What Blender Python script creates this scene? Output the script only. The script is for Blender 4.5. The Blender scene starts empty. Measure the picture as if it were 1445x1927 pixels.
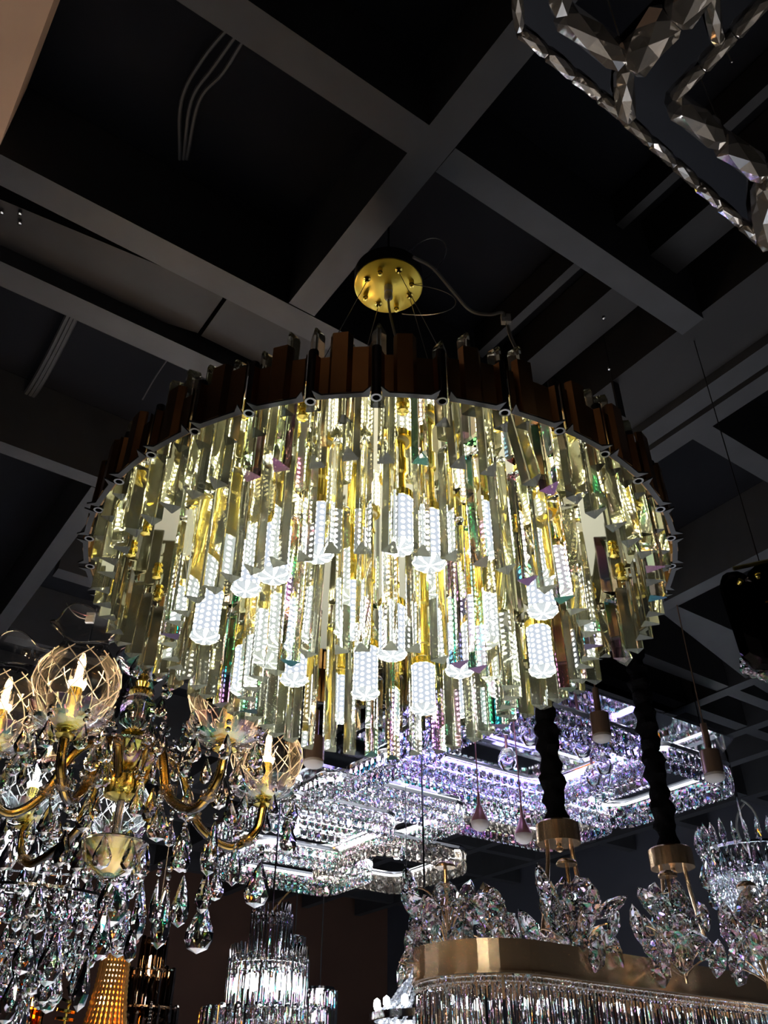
import bpy, math, random
from mathutils import Vector, Matrix
random.seed(7)
PI = math.pi
sin, cos, rad = math.sin, math.cos, math.radians
scene = bpy.context.scene
COL = scene.collection

# ------------------------------------------------------------------ camera, world, exposure
FPX = 1631.0
PITCH, ROLL = 0.62517, -0.00509
CAM = Vector((0, 0, 1.5))
FWD = Vector((0, cos(PITCH), sin(PITCH)))
_r = Vector((1, 0, 0)); _u = Vector((0, -sin(PITCH), cos(PITCH)))
RGT = _r * cos(ROLL) - _u * sin(ROLL)
UPV = _r * sin(ROLL) + _u * cos(ROLL)
cd = bpy.data.cameras.new('camera')
cam = bpy.data.objects.new('camera', cd); COL.objects.link(cam)
cam.matrix_world = Matrix(((RGT.x, UPV.x, -FWD.x, CAM.x), (RGT.y, UPV.y, -FWD.y, CAM.y),
                           (RGT.z, UPV.z, -FWD.z, CAM.z), (0, 0, 0, 1)))
cd.sensor_fit = 'VERTICAL'; cd.sensor_height = 36.0; cd.lens = FPX * 36.0 / 1927.0
cd.clip_start = 0.02
scene.camera = cam
wd = bpy.data.worlds.new('world'); scene.world = wd; wd.use_nodes = True
bg = wd.node_tree.nodes['Background']
bg.inputs[0].default_value = (1.0, 0.95, 0.88, 1); bg.inputs[1].default_value = 0.02
vs = scene.view_settings
vs.view_transform = 'Standard'; vs.look = 'None'; vs.exposure = 0.0; vs.gamma = 1.0; vs.use_curve_mapping = False
cy = scene.cycles
cy.max_bounces = 10; cy.transmission_bounces = 10; cy.glossy_bounces = 6; cy.diffuse_bounces = 2
cy.transparent_max_bounces = 12
cy.sample_clamp_indirect = 14.0; cy.use_adaptive_sampling = True; cy.adaptive_threshold = 0.25

# ------------------------------------------------------------------ pixel helpers (place things at real distances)
def ray(px, py):
    return FWD + RGT * ((px - 722.5) / FPX) + UPV * ((963.5 - py) / FPX)
def at(px, py, d):
    return CAM + ray(px, py) * d
def atz(px, py, zrel):
    q = ray(px, py); return CAM + q * (zrel / q.z)
GA = rad(35)
def stz(s, t, z, k=2.15):
    """ceiling grid coordinates (s along one set of beams, t along the other), metres = value * k"""
    return Vector(((s * cos(GA) - t * sin(GA)) * k, (s * sin(GA) + t * cos(GA)) * k, z))

# ------------------------------------------------------------------ materials
def newmat(name):
    m = bpy.data.materials.new(name); m.use_nodes = True
    nt = m.node_tree; nt.nodes.clear()
    out = nt.nodes.new('ShaderNodeOutputMaterial')
    return m, nt, out
def pbr(name, col, metal=0.0, rough=0.5, spec=0.5, emit=None, es=0.0, noise=0.0, nscale=20.0, bump=0.0, trans=0.0):
    m, nt, out = newmat(name)
    b = nt.nodes.new('ShaderNodeBsdfPrincipled')
    b.inputs['Base Color'].default_value = (*col, 1)
    b.inputs['Metallic'].default_value = metal; b.inputs['Roughness'].default_value = rough
    b.inputs['Specular IOR Level'].default_value = spec
    if trans: b.inputs['Transmission Weight'].default_value = trans
    if emit:
        b.inputs['Emission Color'].default_value = (*emit, 1); b.inputs['Emission Strength'].default_value = es
    if noise or bump:
        tc = nt.nodes.new('ShaderNodeTexCoord'); nz = nt.nodes.new('ShaderNodeTexNoise')
        nz.inputs['Scale'].default_value = nscale; nz.inputs['Detail'].default_value = 6
        nt.links.new(tc.outputs['Object'], nz.inputs['Vector'])
        if noise:
            mx = nt.nodes.new('ShaderNodeMixRGB'); mx.blend_type = 'MIX'
            mx.inputs[1].default_value = tuple(c * (1 - noise) for c in col) + (1,)
            mx.inputs[2].default_value = tuple(min(1, c * (1 + noise)) for c in col) + (1,)
            nt.links.new(nz.outputs['Fac'], mx.inputs[0]); nt.links.new(mx.outputs[0], b.inputs['Base Color'])
        if bump:
            bp = nt.nodes.new('ShaderNodeBump'); bp.inputs['Strength'].default_value = bump; bp.inputs['Distance'].default_value = 0.01
            nt.links.new(nz.outputs['Fac'], bp.inputs['Height']); nt.links.new(bp.outputs[0], b.inputs['Normal'])
    nt.links.new(b.outputs[0], out.inputs[0])
    return m
def crystal(name, tint=(1, 1, 1), ior=1.52, film=0.0, fior=2.1, haze=0.0):
    """cut glass; film > 0 adds a thin film of uneven thickness (nm) that imitates rainbow dispersion glints"""
    m, nt, out = newmat(name)
    if film:
        b = nt.nodes.new('ShaderNodeBsdfPrincipled')
        b.inputs['Base Color'].default_value = (*tint, 1); b.inputs['Roughness'].default_value = 0.0
        b.inputs['Transmission Weight'].default_value = 1.0; b.inputs['IOR'].default_value = ior
        tc = nt.nodes.new('ShaderNodeTexCoord'); nz = nt.nodes.new('ShaderNodeTexNoise')
        nz.inputs['Scale'].default_value = 3.0; nz.inputs['Detail'].default_value = 0
        oi = nt.nodes.new('ShaderNodeObjectInfo'); ad = nt.nodes.new('ShaderNodeVectorMath'); ad.operation = 'ADD'
        sc = nt.nodes.new('ShaderNodeVectorMath'); sc.operation = 'SCALE'; sc.inputs[0].default_value = (37, 19, 53)
        mr = nt.nodes.new('ShaderNodeMapRange'); mr.inputs[3].default_value = film * .55; mr.inputs[4].default_value = film * 1.45
        L = nt.links.new
        L(oi.outputs['Random'], sc.inputs['Scale']); L(tc.outputs['Object'], ad.inputs[0]); L(sc.outputs[0], ad.inputs[1])
        L(ad.outputs[0], nz.inputs['Vector']); L(nz.outputs['Fac'], mr.inputs[0]); L(mr.outputs[0], b.inputs['Thin Film Thickness'])
        b.inputs['Thin Film IOR'].default_value = fior
        L(b.outputs[0], out.inputs[0])
        return m
    g = nt.nodes.new('ShaderNodeBsdfGlass')
    g.inputs['Color'].default_value = (*tint, 1); g.inputs['Roughness'].default_value = 0.0; g.inputs['IOR'].default_value = ior
    if haze:       # translucent tint mixed in, imitating the glow of lamplight in the prisms
        df = nt.nodes.new('ShaderNodeBsdfTranslucent'); df.inputs[0].default_value = (.95, .97, .72, 1)
        mx = nt.nodes.new('ShaderNodeMixShader'); mx.inputs[0].default_value = haze
        nt.links.new(g.outputs[0], mx.inputs[1]); nt.links.new(df.outputs[0], mx.inputs[2]); nt.links.new(mx.outputs[0], out.inputs[0])
        return m
    nt.links.new(g.outputs[0], out.inputs[0])
    return m
def thin_glass(name, col=(1, 1, 1), refl=1.0):
    m, nt, out = newmat(name)
    t = nt.nodes.new('ShaderNodeBsdfTransparent'); t.inputs[0].default_value = (*col, 1)
    g = nt.nodes.new('ShaderNodeBsdfGlossy'); g.inputs['Roughness'].default_value = 0.03
    f = nt.nodes.new('ShaderNodeFresnel'); f.inputs[0].default_value = 1.5
    mu = nt.nodes.new('ShaderNodeMath'); mu.operation = 'MULTIPLY'; mu.inputs[1].default_value = refl
    mx = nt.nodes.new('ShaderNodeMixShader')
    nt.links.new(f.outputs[0], mu.inputs[0]); nt.links.new(mu.outputs[0], mx.inputs[0])
    nt.links.new(t.outputs[0], mx.inputs[1]); nt.links.new(g.outputs[0], mx.inputs[2])
    nt.links.new(mx.outputs[0], out.inputs[0])
    return m
def emis(name, col, s):
    m, nt, out = newmat(name)
    e = nt.nodes.new('ShaderNodeEmission'); e.inputs[0].default_value = (*col, 1); e.inputs[1].default_value = s
    nt.links.new(e.outputs[0], out.inputs[0]); return m
def led_mat(name, ncol, pitch, base, dot):
    """corn bulb: columns of bright LED chips on a glowing cylinder"""
    m, nt, out = newmat(name)
    N = nt.nodes.new; L = nt.links.new
    tc = N('ShaderNodeTexCoord'); sp = N('ShaderNodeSeparateXYZ'); L(tc.outputs['Object'], sp.inputs[0])
    def M(op, a, b=None, c=None):
        n = N('ShaderNodeMath'); n.operation = op
        for i, v in enumerate((a, b, c)):
            if v is None: continue
            if isinstance(v, (int, float)): n.inputs[i].default_value = v
            else: L(v, n.inputs[i])
        return n.outputs[0]
    ang = M('MULTIPLY', M('ARCTAN2', sp.outputs[1], sp.outputs[0]), ncol / (2 * PI))
    fa = M('SUBTRACT', M('FRACT', M('ADD', ang, 50.0)), 0.5)
    row = M('MULTIPLY', sp.outputs[2], 1.0 / pitch)
    colpar = M('MULTIPLY', M('FRACT', M('MULTIPLY', M('FLOOR', M('ADD', ang, 50.0)), 0.5)), 1.0)
    fz = M('SUBTRACT', M('FRACT', M('ADD', M('ADD', row, colpar), 50.0)), 0.5)
    d = M('SQRT', M('ADD', M('MULTIPLY', fa, fa), M('MULTIPLY', fz, fz)))
    mask = M('LESS_THAN', d, 0.29)
    mx = N('ShaderNodeMixRGB'); L(mask, mx.inputs[0]); mx.inputs[1].default_value = (0.80, 0.88, 1.0, 1); mx.inputs[2].default_value = (1, 1, 1, 1)
    st = M('ADD', M('MULTIPLY', mask, dot - base), base)
    e = N('ShaderNodeEmission'); L(mx.outputs[0], e.inputs[0]); L(st, e.inputs[1]); L(e.outputs[0], out.inputs[0])
    return m

M = dict(
    ceil=pbr('ceiling_black', (0.012, 0.013, 0.017), rough=0.9, spec=0.1, noise=0.3, nscale=3.0),
    beam=pbr('beam_charcoal', (0.047, 0.049, 0.056), rough=0.5, spec=0.5, noise=0.25, nscale=9.0, bump=0.15),
    board=pbr('board_dark', (0.024, 0.023, 0.024), rough=0.5, spec=0.35, noise=0.3, nscale=7.0, bump=0.2),
    wood=pbr('wood_warm', (0.62, 0.41, 0.28), rough=0.7, noise=0.15, nscale=5.0),
    floor=pbr('floor_pale', (0.56, 0.56, 0.57), rough=0.35, noise=0.1, nscale=1.0),
    wallb=pbr('wall_brown', (0.13, 0.066, 0.046), rough=0.8, noise=0.2, nscale=2.0),
    walln=pbr('wall_navy', (0.07, 0.075, 0.10), rough=0.8, noise=0.2, nscale=2.0),
    bronze=pbr('bronze_band', (0.42, 0.24, 0.11), metal=1.0, rough=0.28, noise=0.25, nscale=14.0),
    lip=pbr('steel_lip', (0.03, 0.03, 0.033), rough=0.3, spec=0.6),
    rimm=pbr('tube_rim_steel', (0.3, 0.3, 0.31), metal=1.0, rough=0.3),
    blackmetal=pbr('black_tube', (0.035, 0.035, 0.042), metal=0.6, rough=0.35),
    plate=pbr('gold_mirror', (0.80, 0.73, 0.47), metal=1.0, rough=0.04),
    gold=pbr('polished_gold', (0.93, 0.73, 0.17), metal=1.0, rough=0.16),
    canopy=pbr('canopy_gold', (0.98, 0.74, 0.08), metal=0.35, rough=0.22),
    white=pbr('white_plastic', (0.8, 0.8, 0.78), rough=0.4),
    champ=pbr('champagne_gold', (0.88, 0.62, 0.38), metal=0.8, rough=0.18),
    chrome=pbr('chrome', (0.75, 0.75, 0.76), metal=1.0, rough=0.12),
    bmirror=pbr('black_mirror', (0.014, 0.015, 0.018), metal=1.0, rough=0.06),
    smirror=pbr('silver_mirror', (0.72, 0.74, 0.78), metal=1.0, rough=0.05),
    rose=pbr('rose_metal', (0.72, 0.36, 0.40), metal=0.45, rough=0.22),
    copper=pbr('bronze_tube', (0.48, 0.32, 0.23), metal=0.7, rough=0.22),
    frost=pbr('frosted_bulb', (0.72, 0.70, 0.70), rough=0.45),
    fabric=pbr('black_fabric', (0.008, 0.008, 0.009), rough=0.95, spec=0.05, noise=0.4, nscale=60.0, bump=0.5),
    wire=pbr('steel_wire', (0.5, 0.48, 0.45), metal=1.0, rough=0.3),
    cable=pbr('clear_cable', (0.42, 0.42, 0.40), rough=0.35, trans=0.3),
    dcable=pbr('grey_conduit', (0.05, 0.05, 0.054), rough=0.6),
    ywire=pbr('yellow_wire', (0.35, 0.20, 0.06), rough=0.5),
    pink=pbr('pink_rosette', (0.70, 0.36, 0.28), rough=0.35),
    glass=crystal('clear_crystal', (.985, .985, .93), 1.5, haze=.032),
    glassf=crystal('rainbow_glint_crystal', (.985, .985, .94), 1.5, 480.0, 1.9),  # film colours stand in for rainbow glints of dispersed light
    drop=crystal('drop_crystal', (0.98, 0.98, 1.0), 1.55, 520.0),
    warmx=pbr('champagne_crystal', (0.95, 0.86, 0.74), rough=0.01, trans=0.93),
    amberx=crystal('amber_crystal', (1.0, 0.62, 0.22), 1.5),
    smoke=crystal('smoked_crystal', (0.46, 0.40, 0.34), 1.5),
    dsmoke=crystal('dark_smoked_crystal', (0.22, 0.19, 0.17), 1.5),
    gem=pbr('silvered_gem', (0.78, 0.69, 0.58), metal=0.25, rough=0.03, trans=0.85),
    warmd=crystal('warm_drop_crystal', (1.0, .90, .76), 1.55, 500.0),
    violet=crystal('violet_crystal', (0.86, 0.84, 1.0), 1.55, 460.0),
    shade=thin_glass('thin_glass', (0.93, 0.92, 0.90), 1.3),
    armglass=thin_glass('peach_glass', (0.97, 0.86, 0.74), 2.2),
    cut=pbr('cut_lines', (0.85, 0.80, 0.74), rough=0.35),
    cutw=pbr('cut_lines_cool', (0.80, 0.86, 0.90), rough=0.35),
    led=led_mat('led_corn', 12, 0.0125, .8, 21.0),
    warm=emis('warm_filament', (1.0, 0.62, 0.30), 90.0),
    warmled=emis('warm_led', (1.0, 0.68, 0.38), 26.0),
    cool=emis('cool_led', (0.86, 0.93, 1.0), 40.0),
    vled=emis('violet_led', (0.42, 0.36, 1.0), 7.0),
    wled=emis('white_led', (0.95, 0.97, 1.0), 20.0),
    strip=emis('led_strip_white', (0.95, 0.96, 1.0), 3.5),
    beadw=pbr('silver_bead', (0.74, 0.79, 0.86), metal=0.7, rough=0.18),
    beada=pbr('amber_bead', (0.85, 0.48, 0.14), metal=0.6, rough=0.2),
)

for k in ('led', 'warm', 'warmled', 'cool', 'vled', 'wled', 'strip'): M[k].cycles.emission_sampling = 'NONE'

# ------------------------------------------------------------------ mesh helpers
class MB:
    def __init__(s): s.v = []; s.f = []; s.sm = []
    def add(s, vs, fs, smooth=False):
        o = len(s.v); s.v += [tuple(v) for v in vs]; s.f += [tuple(i + o for i in f) for f in fs]; s.sm += [smooth] * len(fs)
        return s
    def box(s, c, h, rz=0.0):
        ca, sa = cos(rz), sin(rz); vs = []
        for dz in (-1, 1):
            for dx, dy in ((-1, -1), (1, -1), (1, 1), (-1, 1)):
                x, y = dx * h[0], dy * h[1]
                vs.append((c[0] + x * ca - y * sa, c[1] + x * sa + y * ca, c[2] + dz * h[2]))
        return s.add(vs, [(3, 2, 1, 0), (4, 5, 6, 7), (0, 1, 5, 4), (1, 2, 6, 5), (2, 3, 7, 6), (3, 0, 4, 7)])
    def extr(s, poly, z0, z1, smooth=False):
        n = len(poly)
        vs = [(p[0], p[1], z0) for p in poly] + [(p[0], p[1], z1) for p in poly]
        fs = [tuple(range(n - 1, -1, -1)), tuple(range(n, 2 * n))] + [(i, (i + 1) % n, n + (i + 1) % n, n + i) for i in range(n)]
        return s.add(vs, fs, smooth)
    def lathe(s, prof, n=16, smooth=True, c=(0, 0, 0), wob=None, caps=True):
        vs = []; fs = []
        for k, (r, z) in enumerate(prof):
            for i in range(n):
                a = 2 * PI * i / n; dr, dz = wob(k, a) if wob else (1.0, 0.0)
                vs.append((c[0] + r * dr * cos(a), c[1] + r * dr * sin(a), c[2] + z + dz))
        for k in range(len(prof) - 1):
            for i in range(n):
                j = (i + 1) % n
                fs.append((k * n + i, k * n + j, (k + 1) * n + j, (k + 1) * n + i))
        if caps and prof[0][0] > 1e-5: fs.append(tuple(range(n - 1, -1, -1)))
        if caps and prof[-1][0] > 1e-5: fs.append(tuple((len(prof) - 1) * n + i for i in range(n)))
        return s.add(vs, fs, smooth)
    def tube(s, pts, r, n=6, smooth=True):
        pts = [Vector(p) for p in pts]; vs = []; fs = []; m = len(pts); up = None
        for k, p in enumerate(pts):
            t = (pts[min(k + 1, m - 1)] - pts[max(k - 1, 0)]).normalized()
            if up is None:
                up = Vector((0, 0, 1)) if abs(t.z) < 0.9 else Vector((1, 0, 0))
            x = up.cross(t)
            if x.length < 1e-4: x = Vector((1, 0.3, 0)).cross(t)
            x.normalize(); y = t.cross(x); up = y
            rr = r[k] if isinstance(r, (list, tuple)) else r
            for i in range(n):
                a = 2 * PI * i / n; vs.append(p + x * (rr * cos(a)) + y * (rr * sin(a)))
        for k in range(m - 1):
            for i in range(n):
                j = (i + 1) % n; fs.append((k * n + i, k * n + j, (k + 1) * n + j, (k + 1) * n + i))
        fs.append(tuple(range(n - 1, -1, -1))); fs.append(tuple((m - 1) * n + i for i in range(n)))
        return s.add(vs, fs, smooth)
    def data(s, name, mat):
        me = bpy.data.meshes.new(name); me.from_pydata(s.v, [], s.f)
        me.polygons.foreach_set('use_smooth', s.sm); me.materials.append(M[mat] if isinstance(mat, str) else mat); me.update()
        if any(s.sm): me.set_sharp_from_angle(angle=rad(38))
        return me
def ob(name, me, parent=None, loc=(0, 0, 0), rot=(0, 0, 0), sc=(1, 1, 1), label=None):
    o = bpy.data.objects.new(name, me); COL.objects.link(o)
    o.location = loc; o.rotation_euler = rot; o.scale = sc if not isinstance(sc, (int, float)) else (sc, sc, sc)
    if parent: o.parent = parent
    if label: o['label'] = label
    return o
def thing(name, label, cat, loc, rz=0.0, group=None):
    o = ob(name, None, None, loc, (0, 0, rz)); o['label'] = label; o['category'] = cat
    if group: o['group'] = group
    return o
def tag(o, label, cat, group=None):
    o['label'] = label; o['category'] = cat
    if group: o['group'] = group
    return o
def struct(o): o['kind'] = 'structure'; return o
def bez(p0, p1, p2, p3, n=12):
    p0, p1, p2, p3 = map(Vector, (p0, p1, p2, p3)); out = []
    for i in range(n + 1):
        t = i / n; u = 1 - t
        out.append(p0 * u**3 + p1 * 3 * u * u * t + p2 * 3 * u * t * t + p3 * t**3)
    return out
def catmull(pts, n=6):
    P = [Vector(p) for p in pts]; P = [P[0] * 2 - P[1]] + P + [P[-1] * 2 - P[-2]]; out = []
    for k in range(1, len(P) - 2):
        for i in range(n):
            t = i / n; a, b, c, d = P[k - 1:k + 3]
            out.append(0.5 * ((2 * b) + (c - a) * t + (2 * a - 5 * b + 4 * c - d) * t * t + (3 * b - a - 3 * c + d) * t**3))
    out.append(P[-2]); return out

# shared crystal shapes (unit sized, scaled per copy)
def pear_mesh(name, mat):
    """faceted pear drop: point at origin, body hangs to z = -1, width about 0.58, flattened"""
    n = 8; mb = MB(); vs = [(0, 0, 0)]; prof = [(0.07, -0.10), (0.17, -0.33), (0.275, -0.60), (0.29, -0.75), (0.20, -0.91)]
    for k, (r, z) in enumerate(prof):
        for i in range(n):
            a = 2 * PI * (i + 0.5 * (k % 2)) / n; vs.append((r * cos(a), r * sin(a) * 0.5, z))
    vs.append((0, 0, -1.0)); e = len(vs) - 1; fs = []
    for i in range(n): fs.append((0, 1 + (i + 1) % n, 1 + i))
    for k in range(len(prof) - 1):
        for i in range(n):
            a0 = 1 + k * n + i; a1 = 1 + k * n + (i + 1) % n; b0 = a0 + n; b1 = a1 + n
            if k % 2 == 0: fs += [(a0, a1, b0), (a1, b1, b0)]
            else: fs += [(a0, b1, b0), (a0, a1, b1)]
    o = 1 + (len(prof) - 1) * n
    for i in range(n): fs.append((o + i, o + (i + 1) % n, e))
    mb.add(vs, fs); return mb.data(name, mat)
def bead_mesh(name, mat, n=6):
    return MB().lathe([(0.0, 0.5), (0.35, 0.36), (0.5, 0.0), (0.35, -0.36), (0.0, -0.5)], n, False).data(name, mat)
def rod_mesh(name, mat, n=6):
    """round crystal rod hanging from the origin to z = -1, radius 0.5"""
    return MB().lathe([(0.0, 0.0), (0.35, -0.015), (0.5, -0.05), (0.5, -0.95), (0.3, -0.99), (0.0, -1.0)], n, False).data(name, mat)
def petal_mesh(name, mat):
    """thick pointed leaf crystal, base at origin, tip at z = 1"""
    n = 6; prof = [(0.10, 0.0), (0.30, 0.22), (0.36, 0.5), (0.22, 0.80)]; vs = [(0, 0, -0.06)]
    for k, (r, z) in enumerate(prof):
        for i in range(n):
            a = 2 * PI * (i + 0.5 * (k % 2)) / n; vs.append((r * cos(a), r * sin(a) * 0.5, z))
    vs.append((0, 0, 1.0)); e = len(vs) - 1; fs = [(0, 1 + (i + 1) % n, 1 + i) for i in range(n)]
    for k in range(len(prof) - 1):
        for i in range(n):
            a0 = 1 + k * n + i; a1 = 1 + k * n + (i + 1) % n; b0 = a0 + n; b1 = a1 + n
            fs += [(a0, a1, b0), (a1, b1, b0)]
    o = 1 + (len(prof) - 1) * n
    fs += [(o + i, o + (i + 1) % n, e) for i in range(n)]
    return MB().add(vs, fs).data(name, mat)
def brick_mesh(name, mat):
    """emerald-cut crystal block, 1 x 0.5 x 1, centred, with bevelled front and back tables"""
    vs = []
    for y, k in ((-0.25, 0.62), (-0.08, 1.0), (0.08, 1.0), (0.25, 0.62)):
        h = 0.5 * k; c = h * 0.62
        vs += [(x, y, z) for x, z in ((-c, -h), (c, -h), (h, -c), (h, c), (c, h), (-c, h), (-h, c), (-h, -c))]
    fs = [tuple(range(8)), tuple(range(31, 23, -1))]
    for k in range(3):
        for i in range(8):
            j = (i + 1) % 8; fs.append((k * 8 + i, (k + 1) * 8 + i, (k + 1) * 8 + j, k * 8 + j))
    return MB().add(vs, fs).data(name, mat)
PEAR = pear_mesh('pear_drop', 'drop'); BEAD = bead_mesh('crystal_bead', 'drop')
def strand(length, r, n=None, m=5):
    """profile of a bead string hanging from z=0 to z=-length"""
    nb = n or max(3, int(length / (2.05 * r))); h = length / nb; prof = []
    for i in range(nb):
        prof += [(r * 0.45, -i * h - h * 0.03), (r, -i * h - h * 0.35), (r, -i * h - h * 0.65)]
    prof.append((r * 0.4, -length)); return prof

# ------------------------------------------------------------------ ceiling, beams, walls
ZB = 1.5 + 2.15
zs = ZB + 0.34
mb = MB(); c4 = [stz(s, t, 0) for s, t in ((-3.2, -3.2), (3.12, -3.2), (3.12, 4.4), (-3.2, 4.4))]
mb.extr([(p.x, p.y) for p in c4], zs, zs + 0.1)
ceiling = struct(ob('ceiling', mb.data('ceiling', 'ceil'))); ceiling['label'] = 'black painted ceiling with a grid of beams'
def beam(s0, s1, t0, t1, z0=ZB, h=0.22, mat='beam', name='beam'):
    mb = MB(); p = [stz(s, t, 0) for s, t in ((s0, t0), (s1, t0), (s1, t1), (s0, t1))]
    mb.extr([(q.x, q.y) for q in p], z0, min(z0 + h, zs - 0.002))
    return ob(name, mb.data(name, mat), ceiling)
H = 0.338
beam(-1.0, 0.376, .445, .49, h=H); beam(0.421, 0.90, .45, .49, h=H)          # A, butted on B
beam(.376, .42, -2.0, .785, h=H)                                            # B
beam(-1.2, 0.93, .787, .832, h=H)                                           # C
beam(-1.2, 1.02, .955, 1.00, h=H)                                           # D
beam(-1.2, 1.5, 1.355, 1.388, h=H)
beam(.295, .33, 1.39, 2.4, h=H)
beam(.90, 1.018, -1.0, .95, z0=ZB + .03, h=H - .03, mat='board')            # wide boxed beam on the right
beam(1.022, 1.062, -1.0, .95, z0=ZB, h=H); beam(1.068, 1.105, -1.0, .95, z0=ZB - .012, h=H)
beam(.80, .86, -1.0, .95, z0=ZB + .16, h=.17, mat='board'); beam(.73, .745, -1.0, .77, z0=ZB + .2, h=.13, mat='board')
beam(1.106, 1.52, .598, .64, h=H)
beam(1.522, 1.562, -.5, 4.3, h=H)
beam(1.106, 1.52, 1.045, 1.075, h=H); beam(1.563, 3.05, 1.045, 1.075, h=H)
for t in (1.255, 1.40, 1.80, 2.15, 2.53, 2.90, 3.26, 3.62, 3.98): beam(1.563, 3.1, t, t + .04, z0=ZB + .004, h=H)
for t in (1.72, 2.10, 2.53, 2.90, 3.26, 3.62, 3.98): beam(.34, 1.52, t, t + .04, z0=ZB + .004, h=H)
for s in (2.03, 2.31, 2.52, 2.86): beam(s, s + .04, 1.08, 4.35, z0=ZB - .004, h=H)
for s in (.75, 1.15): beam(s, s + .04, 1.40, 4.35, z0=ZB - .004, h=H)
beam(-.17, -.043, -.2, .76, z0=ZB - .06, h=.3, mat='wood', name='wooden_board')
def board_poly(pix, z, th, mat, name='board'):
    p = [atz(x, y, z) for x, y in pix]; mb = MB()
    mb.extr([(q.x, q.y) for q in p], z + 1.5, z + 1.5 + th); return ob(name, mb.data(name, mat), ceiling)
board_poly([(-120, 325), (-120, 470), (372, 627), (425, 552)], 2.215, .05, 'board')
board_poly([(378, 632), (432, 556), (560, 610), (690, 690), (640, 760)], 2.215, .05, 'board')
board_poly([(1255, 1140), (1241, 1150), (1420, 1290), (1470, 1320), (1470, 1240), (1380, 1195)], 2.16, .05, 'beam')
# hanger strap, conduits and bolts on the ceiling
p = atz(1140, 640, 2.4); mb = MB(); mb.box((0, 0, -.20), (.016, .004, .24), GA)
ob('hanger_strap', mb.data('hanger_strap', 'board'), ceiling, (p.x, p.y, zs - .03))
def run(pix, z, r, mat, name, parent=None, n=6):
    pts = catmull([atz(x, y, z) for x, y in pix], 6); mb = MB().tube(pts, r, n); return ob(name, mb.data(name, mat), parent)
for dx, bend in ((0, 22), (14, 10), (26, 2)):
    run([(440 + dx * .9, 40 + dx), (395 + dx - bend * .6, 110 + dx), (352 + dx * .9 - bend * .5, 190), (338 + dx * .5, 300)], 2.44, .006, 'dcable', 'conduit', ceiling)
for dx in (0, 9, 17):
    run([(132 + dx, 585), (95 + dx, 660), (62 + dx, 720), (32 + dx, 765)], 2.42, .010, 'dcable', 'conduit', ceiling)
run([(318, 672), (292, 710), (268, 752)], 2.4, .003, 'dcable', 'conduit', ceiling)
BOLT = MB().lathe([(.006, 0), (.006, -.01), (0, -.013)], 6).data('bolt', 'chrome')
for x, y in ((38, 417), (38, 399), (4, 397), (22, 482), (2, 468), (1152, 752), (1146, 692), (1136, 596)):
    ob('bolt', BOLT, ceiling, atz(x, y, 2.212))
for x, y in ((681, 310), (402, 410), (372, 430)): ob('bolt', BOLT, ceiling, atz(x, y, 2.48), sc=.7)
def wall(name, s0, s1, t0, t1, mat):
    mb = MB(); p = [stz(s, t, 0) for s, t in ((s0, t0), (s1, t0), (s1, t1), (s0, t1))]
    mb.extr([(q.x, q.y) for q in p], 0, zs + .1); return struct(ob(name, mb.data(name, mat)))
mb = MB(); c5 = [stz(s, t, 0) for s, t in ((-3.26, -3.26), (3.18, -3.26), (3.18, 4.46), (-3.26, 4.46))]
mb.extr([(p.x, p.y) for p in c5], -.05, 0)
struct(ob('floor', mb.data('floor', 'floor')))['label'] = 'pale polished showroom floor'
wall('wall_left', -3.26, -3.2, -3.26, 4.46, 'walln')['label'] = 'dark wall on the far left'
wall('wall_front', -3.2, 3.12, -3.26, -3.2, 'walln')['label'] = 'dark wall behind the viewer'
def lamp_spot(parent, loc, power, col=(1, .97, .94), ang=125):
    ld = bpy.data.lights.new('lamp_light', 'SPOT'); ld.energy = power; ld.color = col
    ld.spot_size = rad(ang); ld.spot_blend = .6; ld.shadow_soft_size = .02
    o = bpy.data.objects.new('lamp_light', ld); COL.objects.link(o); o.parent = parent; o.location = loc; return o
wall('wall_back', -3.2, 3.12, 4.4, 4.46, 'wallb')['label'] = 'dark brown back wall'
wall('wall_right', 3.12, 3.18, -3.2, 4.46, 'walln')['label'] = 'dark navy wall on the right'

# ------------------------------------------------------------------ main round chandelier
XC, YC = -0.0068, 1.598
ZBASE = 1.5
CH = thing('crystal_chandelier', 'large round tiered chandelier of clear crystal prisms under a dark bronze band', 'chandelier', (XC, YC, ZBASE + .68))
def cp(a, r, z):            # local position for angle a (deg, 0 = towards the camera), radius, height above camera
    return (r * sin(rad(a)), -r * cos(rad(a)), z - .68)
PZ = 1.022                  # height of the mirror plate
mb = MB().lathe([(0.0, .0), (.562, .0), (.564, .003), (.562, .006), (0, .006)], 96, False)
ob('mirror_plate', mb.data('mirror_plate', 'plate'), CH, (0, 0, PZ - .68), label='gold mirror plate under the bronze band')
TUBE = MB()
_n = 14; _pr = [(.0085, -.002), (.0085, .108), (.0062, .108), (.0062, -.002), (.0085, -.002)]
TUBE.lathe(_pr, _n, True, caps=False); TUBE = TUBE.data('band_tube', 'blackmetal')
RIM = MB().lathe([(.0092, -.0035), (.0092, -.0015), (.006, -.0015), (.006, -.0035), (.0092, -.0035)], 14, caps=False).data('tube_rim', 'rimm')
ZL = .945
TH0 = -0.6
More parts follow.
